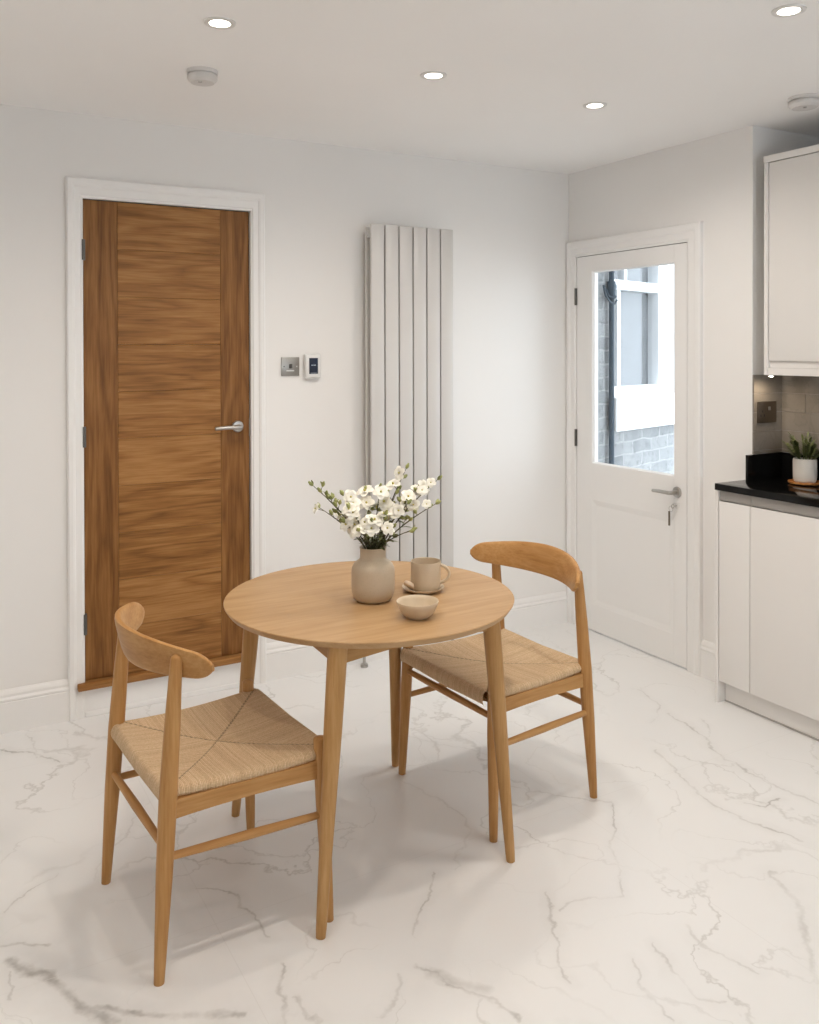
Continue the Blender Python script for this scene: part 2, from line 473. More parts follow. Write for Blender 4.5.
bm = B()
g = .004
bx(bm, XL, DX0 - g, 0, .15, 0, H); bx(bm, DX1 + g, .12, 0, .15, 0, H); bx(bm, DX0 - g, DX1 + g, 0, .15, DZ1 + g, H)
bx(bm, DX0 - g, DX1 + g, 0, .15, 0, .115); bx(bm, DX0 - g, DX1 + g, .06, .15, .115, DZ1 + g)
struct('wall_back', bm, M['wall'], 'white wall behind the oak door and radiator', 'wall')
bm = B()
bx(bm, 0, .12, RD0 + g, 0, 0, H); bx(bm, 0, .12, RY, RD1 - g, 0, H); bx(bm, 0, .12, RD1 - g, RD0 + g, RDZ + g, H)
bx(bm, .12, AX + .5, RY, RY + .1, 0, H)
struct('wall_right', bm, M['wall'], 'white wall around the glazed white door', 'wall')
bm = B(); bx(bm, AX, AX + .1, YR, RY, 0, 2.32); bx(bm, AX + .42, AX + .5, YR, RY, 2.32, H); bx(bm, AX + .1, AX + .42, YR, RY, 2.30, 2.32)  # upper part set back deeper, added to darken the space above the cabinet
struct('wall_alcove', bm, M['wall'], 'white wall behind the kitchen units', 'wall')
bm = B(); bx(bm, XL - .1, XL, YR, .15, 0, H)
struct('wall_left', bm, M['wall'], 'white left wall of the room outside the view', 'wall')
bm = B()
WX0, WX1, WZ0, WZ1 = -1.7, -.5, .9, 2.15
bx(bm, XL, WX0, YR - .1, YR, 0, H); bx(bm, WX1, AX + .1, YR - .1, YR, 0, H); bx(bm, WX0, WX1, YR - .1, YR, WZ1, H); bx(bm, WX0, WX1, YR - .1, YR, 0, WZ0)
struct('wall_rear', bm, M['wall'], 'white rear wall with a window opening behind the camera', 'wall')

# architraves
def casing(P, a0, a1, ztop, w0, w1, wt, zb0=0, zb1=0, name='trim', label='', flip=False):
    prof = [(0, -.0), (0, .013), (.10, .015), (.16, .019), (.52, .019), (.58, .023), (.70, .026), (.92, .026), (1, .021), (1, 0)]
    bm = B(); R4 = []
    for u, v in prof:
        R4.append([P(a0 - u * w0, v, zb0), P(a0 - u * w0, v, ztop + u * wt), P(a1 + u * w1, v, ztop + u * wt), P(a1 + u * w1, v, zb1)])
    rv = [[bm.verts.new(p) for p in r] for r in R4]
    n = len(rv)
    for i in range(n):
        j = (i + 1) % n
        for k in range(3): bm.faces.new((rv[i][k], rv[i][k + 1], rv[j][k + 1], rv[j][k]))
    bm.faces.new([r[0] for r in rv]); bm.faces.new([r[3] for r in reversed(rv)])
    return struct(name, bm, M['trim'], label, 'door frame')
casing(lambda a, v, z: (a, -v, z), DX0 - g, DX1 + g, DZ1 + g, .064, .064, .082, name='trim_1', label='white moulded frame around the oak door')
casing(lambda a, v, z: (-v, -a, z), -RD0 - g, -RD1 + g, RDZ + g, .074, .084, .085, name='trim_2', label='white moulded frame around the glazed white door')
# step below the oak door
bm = B(); bx(bm, DX0 - g, DX1 + g, -.012, 0, 0, .116); bx(bm, DX0 - g, DX1 + g, -.019, -.012, 0, .022, .003)
struct('trim_3', bm, M['trim'], 'white riser board under the oak door', 'riser')
bm = B(); bx(bm, DX0 - .035, DX1 + .012, -.040, .0, .1165, .1445, .004)
bx(bm, DX0 - g, DX1 + g, -.001, .05, .1165, .1435)
struct('trim_4', bm, M['oak_sill'], 'oak threshold strip under the oak door', 'threshold', smooth=True)

# skirting boards
def skirting(name, P, a0, a1, label):
    prof = [(0, 0), (.018, 0), (.018, .118), (.016, .122), (.019, .126), (.019, .132), (.013, .140), (.013, .150), (.009, .160), (.004, .168), (0, .168)]
    bm = B()
    A = [bm.verts.new(P(a0, v, z)) for v, z in prof]; C = [bm.verts.new(P(a1, v, z)) for v, z in prof]
    n = len(prof)
    for i in range(n): bm.faces.new((A[i], A[(i + 1) % n], C[(i + 1) % n], C[i]))
    bm.faces.new(A); bm.faces.new(list(reversed(C)))
    struct(name, bm, M['trim'], label, 'baseboard')
pb = lambda a, v, z: (a, -v, z)
skirting('baseboard_back_left', pb, XL, DX0 - .068, 'white skirting board left of the oak door')
skirting('baseboard_back', pb, DX1 + .068, 0, 'white skirting board between the two doors')
skirting('baseboard_right', lambda a, v, z: (-v, a, z), RD1 - .088, -1.182, 'short white skirting board beside the kitchen units')

# oak door
bm = B()
sx0, sx1 = -2.4165, -1.9765
bx(bm, DX0, sx0 - .0006, .004, .044, DZ0, DZ1, .0012, 1, 0); bx(bm, sx1 + .0006, DX1, .004, .044, DZ0, DZ1, .0012, 1, 0)
for k in range(10):
    h = (DZ1 - DZ0) / 10
    bx(bm, sx0, sx1, .0042, .044, DZ0 + k * h + .0003, DZ0 + (k + 1) * h - .0003, .0012, 1, 1)
d1 = obj('door_1', bm, [M['oak_v'], M['oak_h']])
tag(d1, 'closed oak door with horizontal boards between two upright stiles', 'door', kind='structure')
bm = B(); bx(bm, DX1 + .0003, DX1 + g - .0003, .010, .04, DZ0, DZ1); bx(bm, DX0, DX1, .010, .04, DZ1 + .0003, DZ1 + g - .0003); bx(bm, DX0 - g + .0003, DX0 - .0003, .010, .04, DZ0, DZ1)  # dark strips added in the gap, their colour painted as its shade
tag(obj('door_gap_shade', bm, M['gap'], d1), 'dark strip standing in for shade in the gap around the leaf')
for z in (1.919, 1.151, .381):
    bm = B(); tube(bm, [(DX0 - .002, -.012, z - .042), (DX0 - .002, -.012, z + .042)], .0070, 12)
    for q in (-.021, 0, .021): tube(bm, [(DX0 - .002, -.012, z + q - .0012), (DX0 - .002, -.012, z + q + .0012)], .0076, 12)
    bx(bm, DX0 - .003, DX0 + .006, -.008, .004, z - .042, z + .042)
    tag(obj('hinge', bm, M['hinge'], d1, True, 40), 'steel hinge')
def lever(parent, P, mat, dirn, ln, label):
    """P maps (along, out, up) to world"""
    bm = B()
    n = 40; rs = []
    for r, h in ((.0005, 0), (.026, 0), (.026, .005), (.023, .009), (.010, .0095), (.0095, .04), (.0005, .042)):
        rs.append([P(r * math.cos(2 * PI * k / n), h, r * math.sin(2 * PI * k / n)) for k in range(n)])
    rings(bm, rs)
    o = tag(obj('door_handle', bm, mat, parent, True, 40), label)
    bm = B()
    tube(bm, [P(0, .034, 0), P(0, .046, 0), P(dirn * .006, .052, 0), P(dirn * .02, .053, 0), P(dirn * ln * .6, .053, 0), P(dirn * ln, .051, -.002)], [.0095, .0095, .0095, .009, .0085, .008], 14, roundend=.5)
    obj('lever', bm, mat, o, True, 60)
    return o
lever(d1, lambda a, h, u: (-1.900 + a, .004 - h, 1.165 + u), M['steel'], -1, .115, 'steel lever handle on a round rose')
bm = B(); bx(bm, DX1 - .001, DX1 + .0035, -.001, .004, 1.12, 1.20)
tag(obj('strike_plate', bm, M['steel'], d1), 'steel strike plate')

# glazed white door
bm = B()
GY0, GY1, GZ0, GZ1 = -.204, -.784, .900, 1.921
PY0, PY1, PZ0, PZ1 = -.206, -.782, .145, .705
X0, X1 = -.012, .032
bx(bm, X0, X1, RD1, GY1, .006, RDZ, .001, 1); bx(bm, X0, X1, GY0, RD0, .006, RDZ, .001, 1)
bx(bm, X0, X1, GY1, GY0, GZ1, RDZ); bx(bm, X0, X1, GY1, GY0, PZ1, GZ0); bx(bm, X0, X1, GY1, GY0, .006, PZ0)
bx(bm, X0, X1, GY1, PY1, PZ0, PZ1); bx(bm, X0, X1, PY0, GY0, PZ0, PZ1)
bx(bm, X0 + .006, X1 - .01, PY1, PY0, PZ0, PZ1)
# sloped beads of the sunk panel and of the glass
def frame_bead(bm, y0, y1, z0, z1, w, xo, xi):
    a = [(xo, y0, z0), (xo, y1, z0), (xo, y1, z1), (xo, y0, z1)]
    s = 1 if y1 > y0 else -1
    b = [(xi, y0 + s * w, z0 + w), (xi, y1 - s * w, z0 + w), (xi, y1 - s * w, z1 - w), (xi, y0 + s * w, z1 - w)]
    av = [bm.verts.new(p) for p in a]; bv = [bm.verts.new(p) for p in b]
    for i in range(4): bm.faces.new((av[i], av[(i + 1) % 4], bv[(i + 1) % 4], bv[i]))
frame_bead(bm, PY1, PY0, PZ0, PZ1, .030, X0 + .0003, X0 + .0062)
frame_bead(bm, GY1, GY0, GZ0, GZ1, .008, X0 + .0003, X0 + .014)
d2 = obj('door_2', bm, M['doorwhite'])
tag(d2, 'white back door with a tall glass pane above a sunk panel', 'door', kind='structure')
bm = B(); bx(bm, .006, .012, GY1 + .002, GY0 - .002, GZ0 + .002, GZ1 - .002)
tag(obj('glass_pane', bm, M['glass'], d2), 'clear glass pane')
bm = B(); bx(bm, -.004, .04, RD1 - g + .0003, RD1 - .0003, .006, RDZ); bx(bm, -.004, .04, RD1, RD0, RDZ + .0003, RDZ + g - .0003); bx(bm, -.004, .04, RD0 + .0003, RD0 + g - .0003, .006, RDZ)  # shade of the gap around this leaf, put in as dark strips
tag(obj('door_gap_shade', bm, M['gap'], d2), 'dark strip standing in for shade in the gap around the leaf')
for z in (1.793, 1.025):
    bm = B(); tube(bm, [(-.017, RD0 + .003, z - .046), (-.017, RD0 + .003, z + .046)], .0068, 12)
    bx(bm, -.0145, -.008, RD0 - .004, RD0 + .012, z - .046, z + .046)
    tag(obj('hinge', bm, M['hinge'], d2, True, 40), 'steel hinge')
lever(d2, lambda a, h, u: (-.012 - h, -.805 - a, .828 + u), M['steel'], -1, .108, 'steel lever handle on a round rose')
bm = B(); lathe(bm, [(0, 0), (.0145, 0), (.0145, .003), (.012, .005), (0, .005)], 32, (-.012, -.805, .764), 'x')
esc = tag(obj('lock_rose', bm, M['plastic'], d2, True, 40), 'pale round keyhole plate')
bm = B(); bx(bm, -.0075, -.0045, RD1 - .0037, RD1 - .0004, .72, .875)
tag(obj('strike_plate', bm, M['steel'], d2), 'steel strike plate')
kr = thing('key', 'steel key with dark hanging fob in the lock of the white glazed door', 'key', (-.017, -.805, .764))
bm = B(); tube(bm, [(.006, 0, 0), (-.016, 0, 0)], .0032, 10)
rs = []
for k in range(12):
    a = 2 * PI * k / 12
    rs.append((-.024 + .009 * math.cos(a), 0, .009 * math.sin(a)))
tube(bm, rs + rs[:1], .0026, 8)
obj('key_bow', bm, M['steel'], kr, True, 60)
bm = B(); rs = [(-.026, .012 * math.sin(2 * PI * k / 16) + .011, -.014 + .013 * math.cos(2 * PI * k / 16)) for k in range(17)]
tube(bm, rs, .0011, 6); obj('split_ring', bm, M['steel'], kr, True, 60)
bm = B(); bx(bm, -.029, -.024, .016, .026, -.095, -.026, .002)
obj('fob', bm, M['darkplate'], kr, True, 40)

# ------------------------------------------------------------------ outside, seen through the glass
EA = math.radians(17); EO = V(.185, -.080, 0)
ext = bpy.data.objects.new('tmp', None)
EM = Matrix.Translation(EO) @ Matrix.Rotation(EA, 4, 'Z')       # local x along the wall, y into it
def eobj(name, bm, m, parent=None, smooth=False):
    if parent is None: bmesh.ops.transform(bm, matrix=Matrix.Identity(4), verts=bm.verts)
    o = obj(name, bm, m, parent, smooth, 40 if smooth else None)
    if parent is None: o.matrix_world = EM
    return o
ou0, ou1, oz0, oz1 = .10, .90, 1.235, 2.75       # opening of the neighbouring window
bm = B()
bx(bm, -.066, ou0, 0, .28, -.3, 3.9); bx(bm, ou1, 4.2, 0, .28, -.3, 3.9); bx(bm, ou0, ou1, 0, .28, -.3, oz0 - .19); bx(bm, ou0, ou1, 0, .28, oz1, 3.9)
tag(eobj('wall_exterior', bm, M['brick']), 'pale grey brick wall outside the glazed door', 'wall', kind='structure')
bpy.data.objects.remove(ext)
bm = B()
# box frame set in the reveal
yb = .10
bx(bm, ou0, ou0 + .035, yb, .2, oz0, oz1); bx(bm, ou1 - .115, ou1, yb - .02, .2, oz0, oz1, .004); bx(bm, ou0, ou1, yb, .2, oz1 - .06, oz1)
bx(bm, ou1 - .012, ou1, .0, yb - .02, oz0, oz1); bx(bm, ou1 - .05, ou1 - .012, .055, yb - .02, oz0, oz1, .004)
bx(bm, ou0, ou1 - .1, yb - .02, yb + .054, 1.858, 1.915, .003)       # meeting rail
bx(bm, ou0, ou1 - .1, yb, yb + .05, oz0, 1.285)                      # bottom rail
bx(bm, .325, .360, yb + .005, yb + .05, 1.28, 1.87)                    # glazing bar
bx(bm, .405, .437, yb + .005, yb + .05, 1.9, oz1 - .05)
w1 = eobj('window_1', bm, M['outwhite'])
tag(w1, 'white sash window of the house next door seen through the glazed door', 'window', kind='structure')
bm = B(); bx(bm, ou0 - .045, ou1 + .06, -.05, .2, oz0 - .19, oz0 + .0, .004)
tag(eobj('window_sill', bm, M['outwhite'], w1), 'deep white sill')
bm = B(); bx(bm, ou0 + .03, ou1 - .11, yb + .025, yb + .029, oz0, oz1 - .05)
tag(eobj('glass_pane', bm, M['glass'], w1), 'glass pane')
bm = B(); bx(bm, ou0 + .0, ou1 - .1, yb + .055, yb + .07, oz0, oz1)
tag(eobj('blind', bm, M['blind'], w1), 'pale grey blind behind the panes')
dp = thing('drainpipe', 'dark drainpipe on the brick wall outside the glazed door', 'pipe', tuple(EM @ V(.040, -.024, 0)), EA)
bm = B(); tube(bm, [(0, 0, -.1), (0, 0, 3.6)], .015, 16); obj('pipe', bm, M['pipe'], dp, True, 60)
bm = B(); tube(bm, [(0, 0, 1.79), (0, 0, 1.885)], .023, 16); bx(bm, -.012, .012, .0, .0235, 1.80, 1.83); bx(bm, -.012, .04, -.01, .0, 1.845, 1.87)
obj('pipe_bracket', bm, M['pipe'], dp, True, 40)
bm = B(); tube(bm, [(-.078, .005, 1.86), (-.070, -.005, 1.80), (-.045, -.02, 1.765), (-.01, -.027, 1.76), (.015, -.025, 1.78)], .006, 8)
tube(bm, [(-.055, .005, 1.845), (-.04, -.005, 1.80), (-.02, -.025, 1.79), (0, -.027, 1.80)], .006, 8)
obj('cable', bm, M['pipe'], dp, True, 60)
bm = B(); bx(bm, .34, 9, -12, 6, -.3, -.22); bx(bm, .13, .34, -1.1, .1, -.3, -.05)
struct('ground', bm, M['paving'], 'grey paving outside the glazed door', 'paving')

# ------------------------------------------------------------------ radiator
rad = thing('radiator', 'tall white flat-panel vertical radiator between the two doors', 'radiator', (-1.0525, 0, 0))
RX, RW, RZ0, RZ1 = -.2325, .465, .30, 2.102
pit = RW / 6
for k in range(6):
    x0 = RX + k * pit + .0035; x1 = RX + (k + 1) * pit - .0035
    bm = B(); bx(bm, x0, x1, -.105, -.088, RZ0, RZ1, .003)
    obj('front_panel', bm, M['rad'], rad, True, 40)
for k in range(6):
    x0 = RX + k * pit + .0035; x1 = RX + (k + 1) * pit - .0035
    bm = B(); bx(bm, x0, x1, -.055, -.038, RZ0 + .01, RZ1 - .01, .003)
    obj('rear_panel', bm, M['rad'], rad, True, 40)
for z in (RZ0 + .03, RZ1 - .045):
    bm = B(); bx(bm, RX + .004, RX + RW - .004, -.087, -.056, z - .018, z + .018, .004)
    lathe(bm, [(0, -RX - .006), (.012, -RX - .006), (.012, -RX + .003), (0, -RX + .003)], 24, (0, -.072, z), 'x')
    obj('header_tube', bm, M['rad'], rad, True, 40)
for z in (.6, 1.7):
    bm = B(); bx(bm, -.12, .12, -.037, -.0006, z, z + .04)
    obj('wall_bracket', bm, M['rad'], rad)
for x in (RX - .02, RX + RW + .012):
    bm = B(); tube(bm, [(x, -.07, 0.0), (x, -.07, RZ0 - .03)], .0075, 12)
    tube(bm, [(x, -.07, RZ0 - .05), (x, -.07, RZ0 + .01)], .013, 14); tube(bm, [(x, -.07, RZ0 - .01), (x + (.05 if x < 0 else -.05), -.07, RZ0 - .01)], .010, 12)
    tube(bm, [(x, -.07, 0), (x, -.07, .012)], .018, 16)
    obj('valve', bm, M['steel'], rad, True, 40)

# ------------------------------------------------------------------ wall controls
sw = thing('wall_switch', 'square brushed steel switch plate beside the oak door', 'switch', (-1.6495, 0, 1.430))
bm = B(); bx(bm, -.0445, .0445, -.006, 0, -.0435, .0435, .002); obj('plate', bm, M['nickel'], sw, True, 40)
bm = B(); bx(bm, -.006, .008, -.011, -.006, -.008, .012, .002); obj('toggle', bm, M['gap'], sw, True, 40)
bm = B(); bx(bm, -.020, .018, -.0068, -.006, -.022, -.0165); tag(obj('label_strip', bm, M['plastic'], sw), 'pale printed strip')
for x in (-.031, .031):
    bm = B(); lathe(bm, [(0, .006), (.0035, .006), (.003, .008), (0, .0083)], 16, (x, 0, 0), 'y'); obj('screw', bm, M['plastic' if x > 0 else 'gap'], sw, True, 40)
th = thing('thermostat', 'white wall thermostat with a dark screen beside the steel switch', 'thermostat', (-1.543, 0, 1.431))
bm = B(); bx(bm, -.036, .036, -.006, 0, -.05, .05); obj('mount', bm, M['plastic'], th)
bm = B(); bx(bm, -.042, .042, -.020, -.006, -.058, .058, .006, 3); bx(bm, -.038, .038, -.024, -.018, -.054, .054, .005, 3)
for k in range(7): bx(bm, -.033 + k * .010, -.027 + k * .010, -.018, -.006, -.0605, -.056)
obj('body', bm, M['plastic'], th, True, 40)
bm = B(); bx(bm, -.021, .023, -.0252, -.0235, -.036, .038, .0005); sc = obj('screen', bm, M['screen'], th)
bm = B()
for k, (wd) in enumerate((.005, .004, .005, .004)): bx(bm, -.010 + k * .006, -.010 + k * .006 + wd, -.0256, -.0251, .002, .007)
obj('screen_readout', bm, M['screentext'], sc)
bm = B(); bx(bm, -.014, .016, -.0256, -.0251, -.033, -.031); obj('status_bar', bm, M['screentext'], sc)

# ------------------------------------------------------------------ ceiling fittings
def downlight(label, loc):
    t = thing('downlight', label, 'ceiling light', loc, 0, 'recessed ceiling downlights')
    bm = B(); lathe(bm, [(.031, -.001), (.031, -.004), (.038, -.006), (.046, -.004), (.047, 0), (.031, 0)], 40)
    bm2 = B(); lathe(bm2, [(0, 0), (.031, 0), (.031, -.002), (0, -.002)], 40)
    obj('bezel', bm, M['plastic'], t, True, 40); obj('lamp_face', bm2, M['lamp'], t)
    return t
dl = downlight('downlight nearest the left wall, in front of the oak door', (-2.373, -1.261, H))
LAB = [('downlight above the table in the middle of the ceiling', (-1.565, -1.143, H)),
       ('downlight farthest right of the row, toward the glazed door', (-.809, -1.129, H)),
       ('downlight at top right corner, nearest the kitchen units', (-.988, -2.148, H))]
for lb, p in LAB: dup(dl, p, 0, lb)
def alarm(name, label, loc, r, h):
    t = thing(name, label, 'smoke alarm', loc)
    bm = B(); lathe(bm, [(0, 0), (r, 0), (r, -.010), (r * .97, -.013), (0, -.013)], 48); obj('base_plate', bm, M['alarm'], t, True, 30)
    bm = B(); lathe(bm, [(0, -.013), (r * .86, -.013), (r * .86, -.018), (r * .97, -.0185), (r * .97, -h * .68), (r * .90, -h * .84), (r * .80, -h * .92), (r * .76, -h), (0, -h)], 48)
    obj('cover', bm, M['alarm'], t, True, 30)
    bm = B(); lathe(bm, [(0, -h + .001), (.007, -h + .001), (.006, -h - .003), (0, -h - .004)], 16, (-.012, -.012, 0)); obj('button', bm, M['steel'], t, True, 40)
    return t
alarm('smoke_alarm', 'round white smoke alarm on the ceiling above the oak door', (-2.287, -.79, H), .053, .042)
alarm('smoke_alarm', 'round white smoke alarm on the ceiling by the kitchen cabinets', (-.172, -1.60, H), .060, .040)

# ------------------------------------------------------------------ kitchen
YK = -2.6
bm = B()
tz0, tz1 = 1.0515, 1.3955; th_ = (1.3955 - 1.0515) / 4.15
z = tz1
rows = []
while z > tz0 + .001: rows.append((max(tz0, z - .0825), z)); z -= .0825
for i, (a, b) in enumerate(rows):
    bx(bm, 0.0, AX - .0005, RY - .008, RY, a + .0007, b - .0007, .0006, 1, 0)
    yy = RY - .009
    off = .12 if i % 2 else .27
    while yy > YK:
        y2 = max(YK, yy - off); off = .30
        bx(bm, AX - .008, AX, y2 + .0007, yy - .0007, a + .0007, b - .0007, .0006, 1, 0); yy = y2
bx(bm, 0.001, AX, RY - .006, RY, tz0, tz1, mi=1); bx(bm, AX - .006, AX, YK, RY - .006, tz0, tz1, mi=1)
struct('wall_tiled', bm, [M['tile'], M['railgap']], 'grey stone tiles between worktop and wall cabinets', 'wall tiles')

# worktop
WT0, WT1 = .910, .938
wt = thing('worktop', 'polished black stone worktop running over the white base units', 'worktop', (0, 0, 0))
bm = B(); prism(bm, [(-.207, -1.198), (-.2065, YK), (AX - .001, YK), (AX - .001, RY - .001), (-.001, RY - .001), (-.001, -1.198)], WT0, WT1, .002)
obj('slab', bm, M['granite'], wt, True, 30)
bm = B(); bx(bm, -.045, AX - .001, RY - .0135, RY - .001, WT1, 1.050, .001, 1); bx(bm, AX - .0135, AX - .001, YK, RY - .014, WT1, 1.050, .001, 1)
obj('upstand', bm, M['granite'], wt, True, 30)

XF = -.187
def base_unit(name, label, y0, y1, panel=False):
    t = thing(name, label, 'kitchen cabinet', (0, 0, 0))
    bm = B(); bx(bm, XF + .024, AX - .002, y1 + .0005, min(y0, RY - .001) - .0005, .10, .904)
    obj('carcass', bm, M['gloss'], t)
    bm = B(); bx(bm, XF + .008, XF + .0238, y1 + .0005, y0 - .0005, .866, .904)
    tag(obj('grip_rail', bm, M['railgap'], t), 'recessed grey grip rail')
    bm = B(); bx(bm, XF, XF + .02, y1 + .0016, y0 - .0016, .095, .862, .0015, 2)
    obj('door', bm, M['gloss'], t, True, 30)
    if panel:
        bm = B(); bx(bm, XF - .0005, -.001, -1.2005, -1.184, 0, .904, .001, 1)
        obj('end_panel', bm, M['gloss'], t, True, 30)
base_unit('base_cabinet', 'narrow white base cabinet with end panel at the end of the worktop', -1.2025, -1.362, True)
base_unit('base_cabinet', 'wide white base cabinet under the potted plant', -1.3625, -1.96)
base_unit('base_cabinet', 'white base cabinet at the right beyond the wide one', -1.9605, YK)
pl = thing('plinth', 'pale recessed plinth board under the base units', 'plinth', (0, 0, 0))
bm = B(); bx(bm, -.145, -.129, YK, -1.2025, .004, .094, .001, 1); obj('board', bm, M['gloss'], pl, True, 30)
bm = B(); bx(bm, -.148, -.142, YK, -1.2025, 0, .006); tag(obj('seal_strip', bm, M['railgap'], pl), 'grey seal strip')

# wall cabinet
UZ0, UZ1, UY0 = 1.396, 2.327, -1.281
wc = thing('wall_cabinet', 'glossy white wall cabinet above the tiles', 'kitchen cabinet', (0, 0, 0))
bm = B(); bx(bm, .022, AX - .0085, -1.96, UY0 - .0205, UZ0 + .004, UZ1 - .0285); obj('carcass', bm, M['gloss'], wc)
bm = B(); bx(bm, -.002, AX - .0085, UY0 - .020, UY0, UZ0, UZ1 - .028, .0012, 1); obj('side_panel', bm, M['gloss'], wc, True, 30)
bm = B(); bx(bm, -.006, AX - .0085, -1.96, UY0, UZ1 - .0275, UZ1, .0012, 1); obj('top_board', bm, M['gloss'], wc, True, 30)
bm = B(); bx(bm, .002, .0218, -1.96, UY0 - .0225, 1.456, UZ1 - .030, .0015, 2); obj('door', bm, M['gloss'], wc, True, 30)
bm = B(); bx(bm, .012, .0218, -1.96, UY0 - .0205, 1.428, 1.4545); bx(bm, -.0005, .0218, -1.96, UY0 - .0205, UZ0, 1.427, .0012, 1)
obj('bottom_rail', bm, M['gloss'], wc, True, 30)
ul = thing('under_cabinet_light', 'small glowing lamp under the left end of the wall cabinet', 'light', (.018, -1.303, UZ0 - .0004))
bm = B(); lathe(bm, [(.009, 0), (.013, 0), (.013, -.005), (.009, -.005)], 32); obj('bezel', bm, M['steel'], ul, True, 40)
bm = B(); lathe(bm, [(0, -.001), (.009, -.001), (.009, -.006), (0, -.006)], 32); obj('lamp_face', bm, M['led'], ul)

so = thing('wall_socket', 'dark bronze socket plate on the grey tiles', 'socket', (.0795, RY - .008, 1.2315))
bm = B(); bx(bm, -.060, .060, -.007, 0, -.046, .046, .002); obj('plate', bm, M['darkplate'], so, True, 40)
bm = B(); bx(bm, .004, .016, -.011, -.0065, .008, .024, .001); tag(obj('rocker', bm, M['steel'], so, True, 40), 'bright steel rocker')
bm = B()
for x, z in ((-.032, .004), (-.043, -.014), (-.021, -.014)): bx(bm, x - .003, x + .003, -.0075, -.006, z - .005, z + .005)
tag(obj('pin_holes', bm, M['gap'], so), 'dark pin holes')

tr = obj('tray', (lambda b: (lathe(b, [(0, 0), (.058, 0), (.066, .004), (.067, .011), (.063, .012), (.060, .006), (0, .005)], 48), b)[1])(B()), M['tray'], None, True, 40)
TP = V(.107, -1.402, WT1)
tr.location = TP; tag(tr, 'round wooden tray under the potted plant on the worktop', 'tray')
pp = thing('potted_plant', 'small green leafy plant in a white pot on a wooden tray', 'plant', (TP.x, TP.y, WT1 + .0052))
bm = B(); lathe(bm, [(0, 0), (.034, 0), (.042, .004), (.046, .014), (.047, .03), (.0475, .09), (.0465, .1005), (.044, .102), (.043, .098), (.043, .088), (0, .086)], 48)
obj('pot', bm, M['pot'], pp, True, 50)
bm = B(); lathe(bm, [(0, .0865), (.0425, .0865), (.040, .091), (0, .094)], 32); obj('soil', bm, M['soil'], pp, True, 50)
def leaf(bm, p, d, ln, w, bend=.25, up=V(0, 0, 1), n=4, mi=0, cup=.15, rnd_=.8):
    d = d.normalized(); s = d.cross(up)
    if s.length < .05: s = V(1, 0, 0)
    s.normalize(); nrm = s.cross(d)
    L = []
    for i in range(n + 1):
        t = i / n
        ww = w * math.sin(PI * min(1, (t * .88 + .06))) ** rnd_
        c = p + d * ln * t - nrm * (bend * ln * t * t)
        L.append((bm.verts.new(c - s * ww + nrm * cup * ww), bm.verts.new(c), bm.verts.new(c + s * ww + nrm * cup * ww)))
    for a, b in zip(L, L[1:]):
        for k in (0, 1):
            f = bm.faces.new((a[k], a[k + 1], b[k + 1], b[k])); f.material_index = mi; f.smooth = True
rnd = random.Random(5)
for k in range(20):
    a = 2 * PI * k / 20 + rnd.uniform(-.2, .2); tilt = rnd.uniform(.15, 1.05)
    d = V(math.cos(a) * math.sin(tilt), math.sin(a) * math.sin(tilt), math.cos(tilt))
    p0 = V(math.cos(a) * .02, math.sin(a) * .02, .09); ln = rnd.uniform(.06, .105)
    bm = B(); tube(bm, [p0, p0 + d * ln * .5, p0 + d * ln + V(0, 0, -.006)], [.0016, .0014, .0008], 6)
    m = 7
    for i in range(m):
        t = .25 + .75 * i / m
        for s_ in (-1, 1):
            sd = d.cross(V(0, 0, 1)).normalized() * s_
            leaf(bm, p0 + d * ln * t, d * .9 + sd * .75 + V(0, 0, rnd.uniform(-.1, .3)), rnd.uniform(.022, .034), .0056)
    leaf(bm, p0 + d * ln, d, .03, .0045)
    obj('sprig', bm, M['plant'], pp)

# ------------------------------------------------------------------ table
TC = V(-1.942, -1.382, 0); TR = .444; TT = .75
tb = thing('dining_table', 'round light oak dining table with four splayed round legs', 'table', TC)
bm = B(); lathe(bm, [(0, TT - .022), (TR - .030, TT - .022), (TR - .012, TT - .0195), (TR - .0015, TT - .0045), (TR - .0004, TT - .0018), (TR - .002, TT), (0, TT)], 128)
obj('tabletop', bm, M['tabletop'], tb, True, 30)
TOPS = {(-1, -1): (-2.198, -1.697), (1, -1): (-1.686, -1.664), (-1, 1): (-2.212, -1.092), (1, 1): (-1.694, -1.090)}
FEET = {(-1, -1): (-2.266, -1.735), (1, -1): (-1.643, -1.704), (-1, 1): (-2.266, -1.055), (1, 1): (-1.652, -1.012)}
for sx, sy in ((-1, -1), (1, -1), (-1, 1), (1, 1)):
    top = V(*TOPS[sx, sy], TT - .0225) - TC; ft = V(*FEET[sx, sy], 0) - TC
    bm = B(); pts = [ft, ft.lerp(top, .03), ft.lerp(top, .35), ft.lerp(top, .7), ft.lerp(top, .9), top]
    tube(bm, pts, [.0125, .0140, .0185, .0245, .0262, .0262], 24)
    obj('leg', bm, M['w_z'], tb, True, 50)
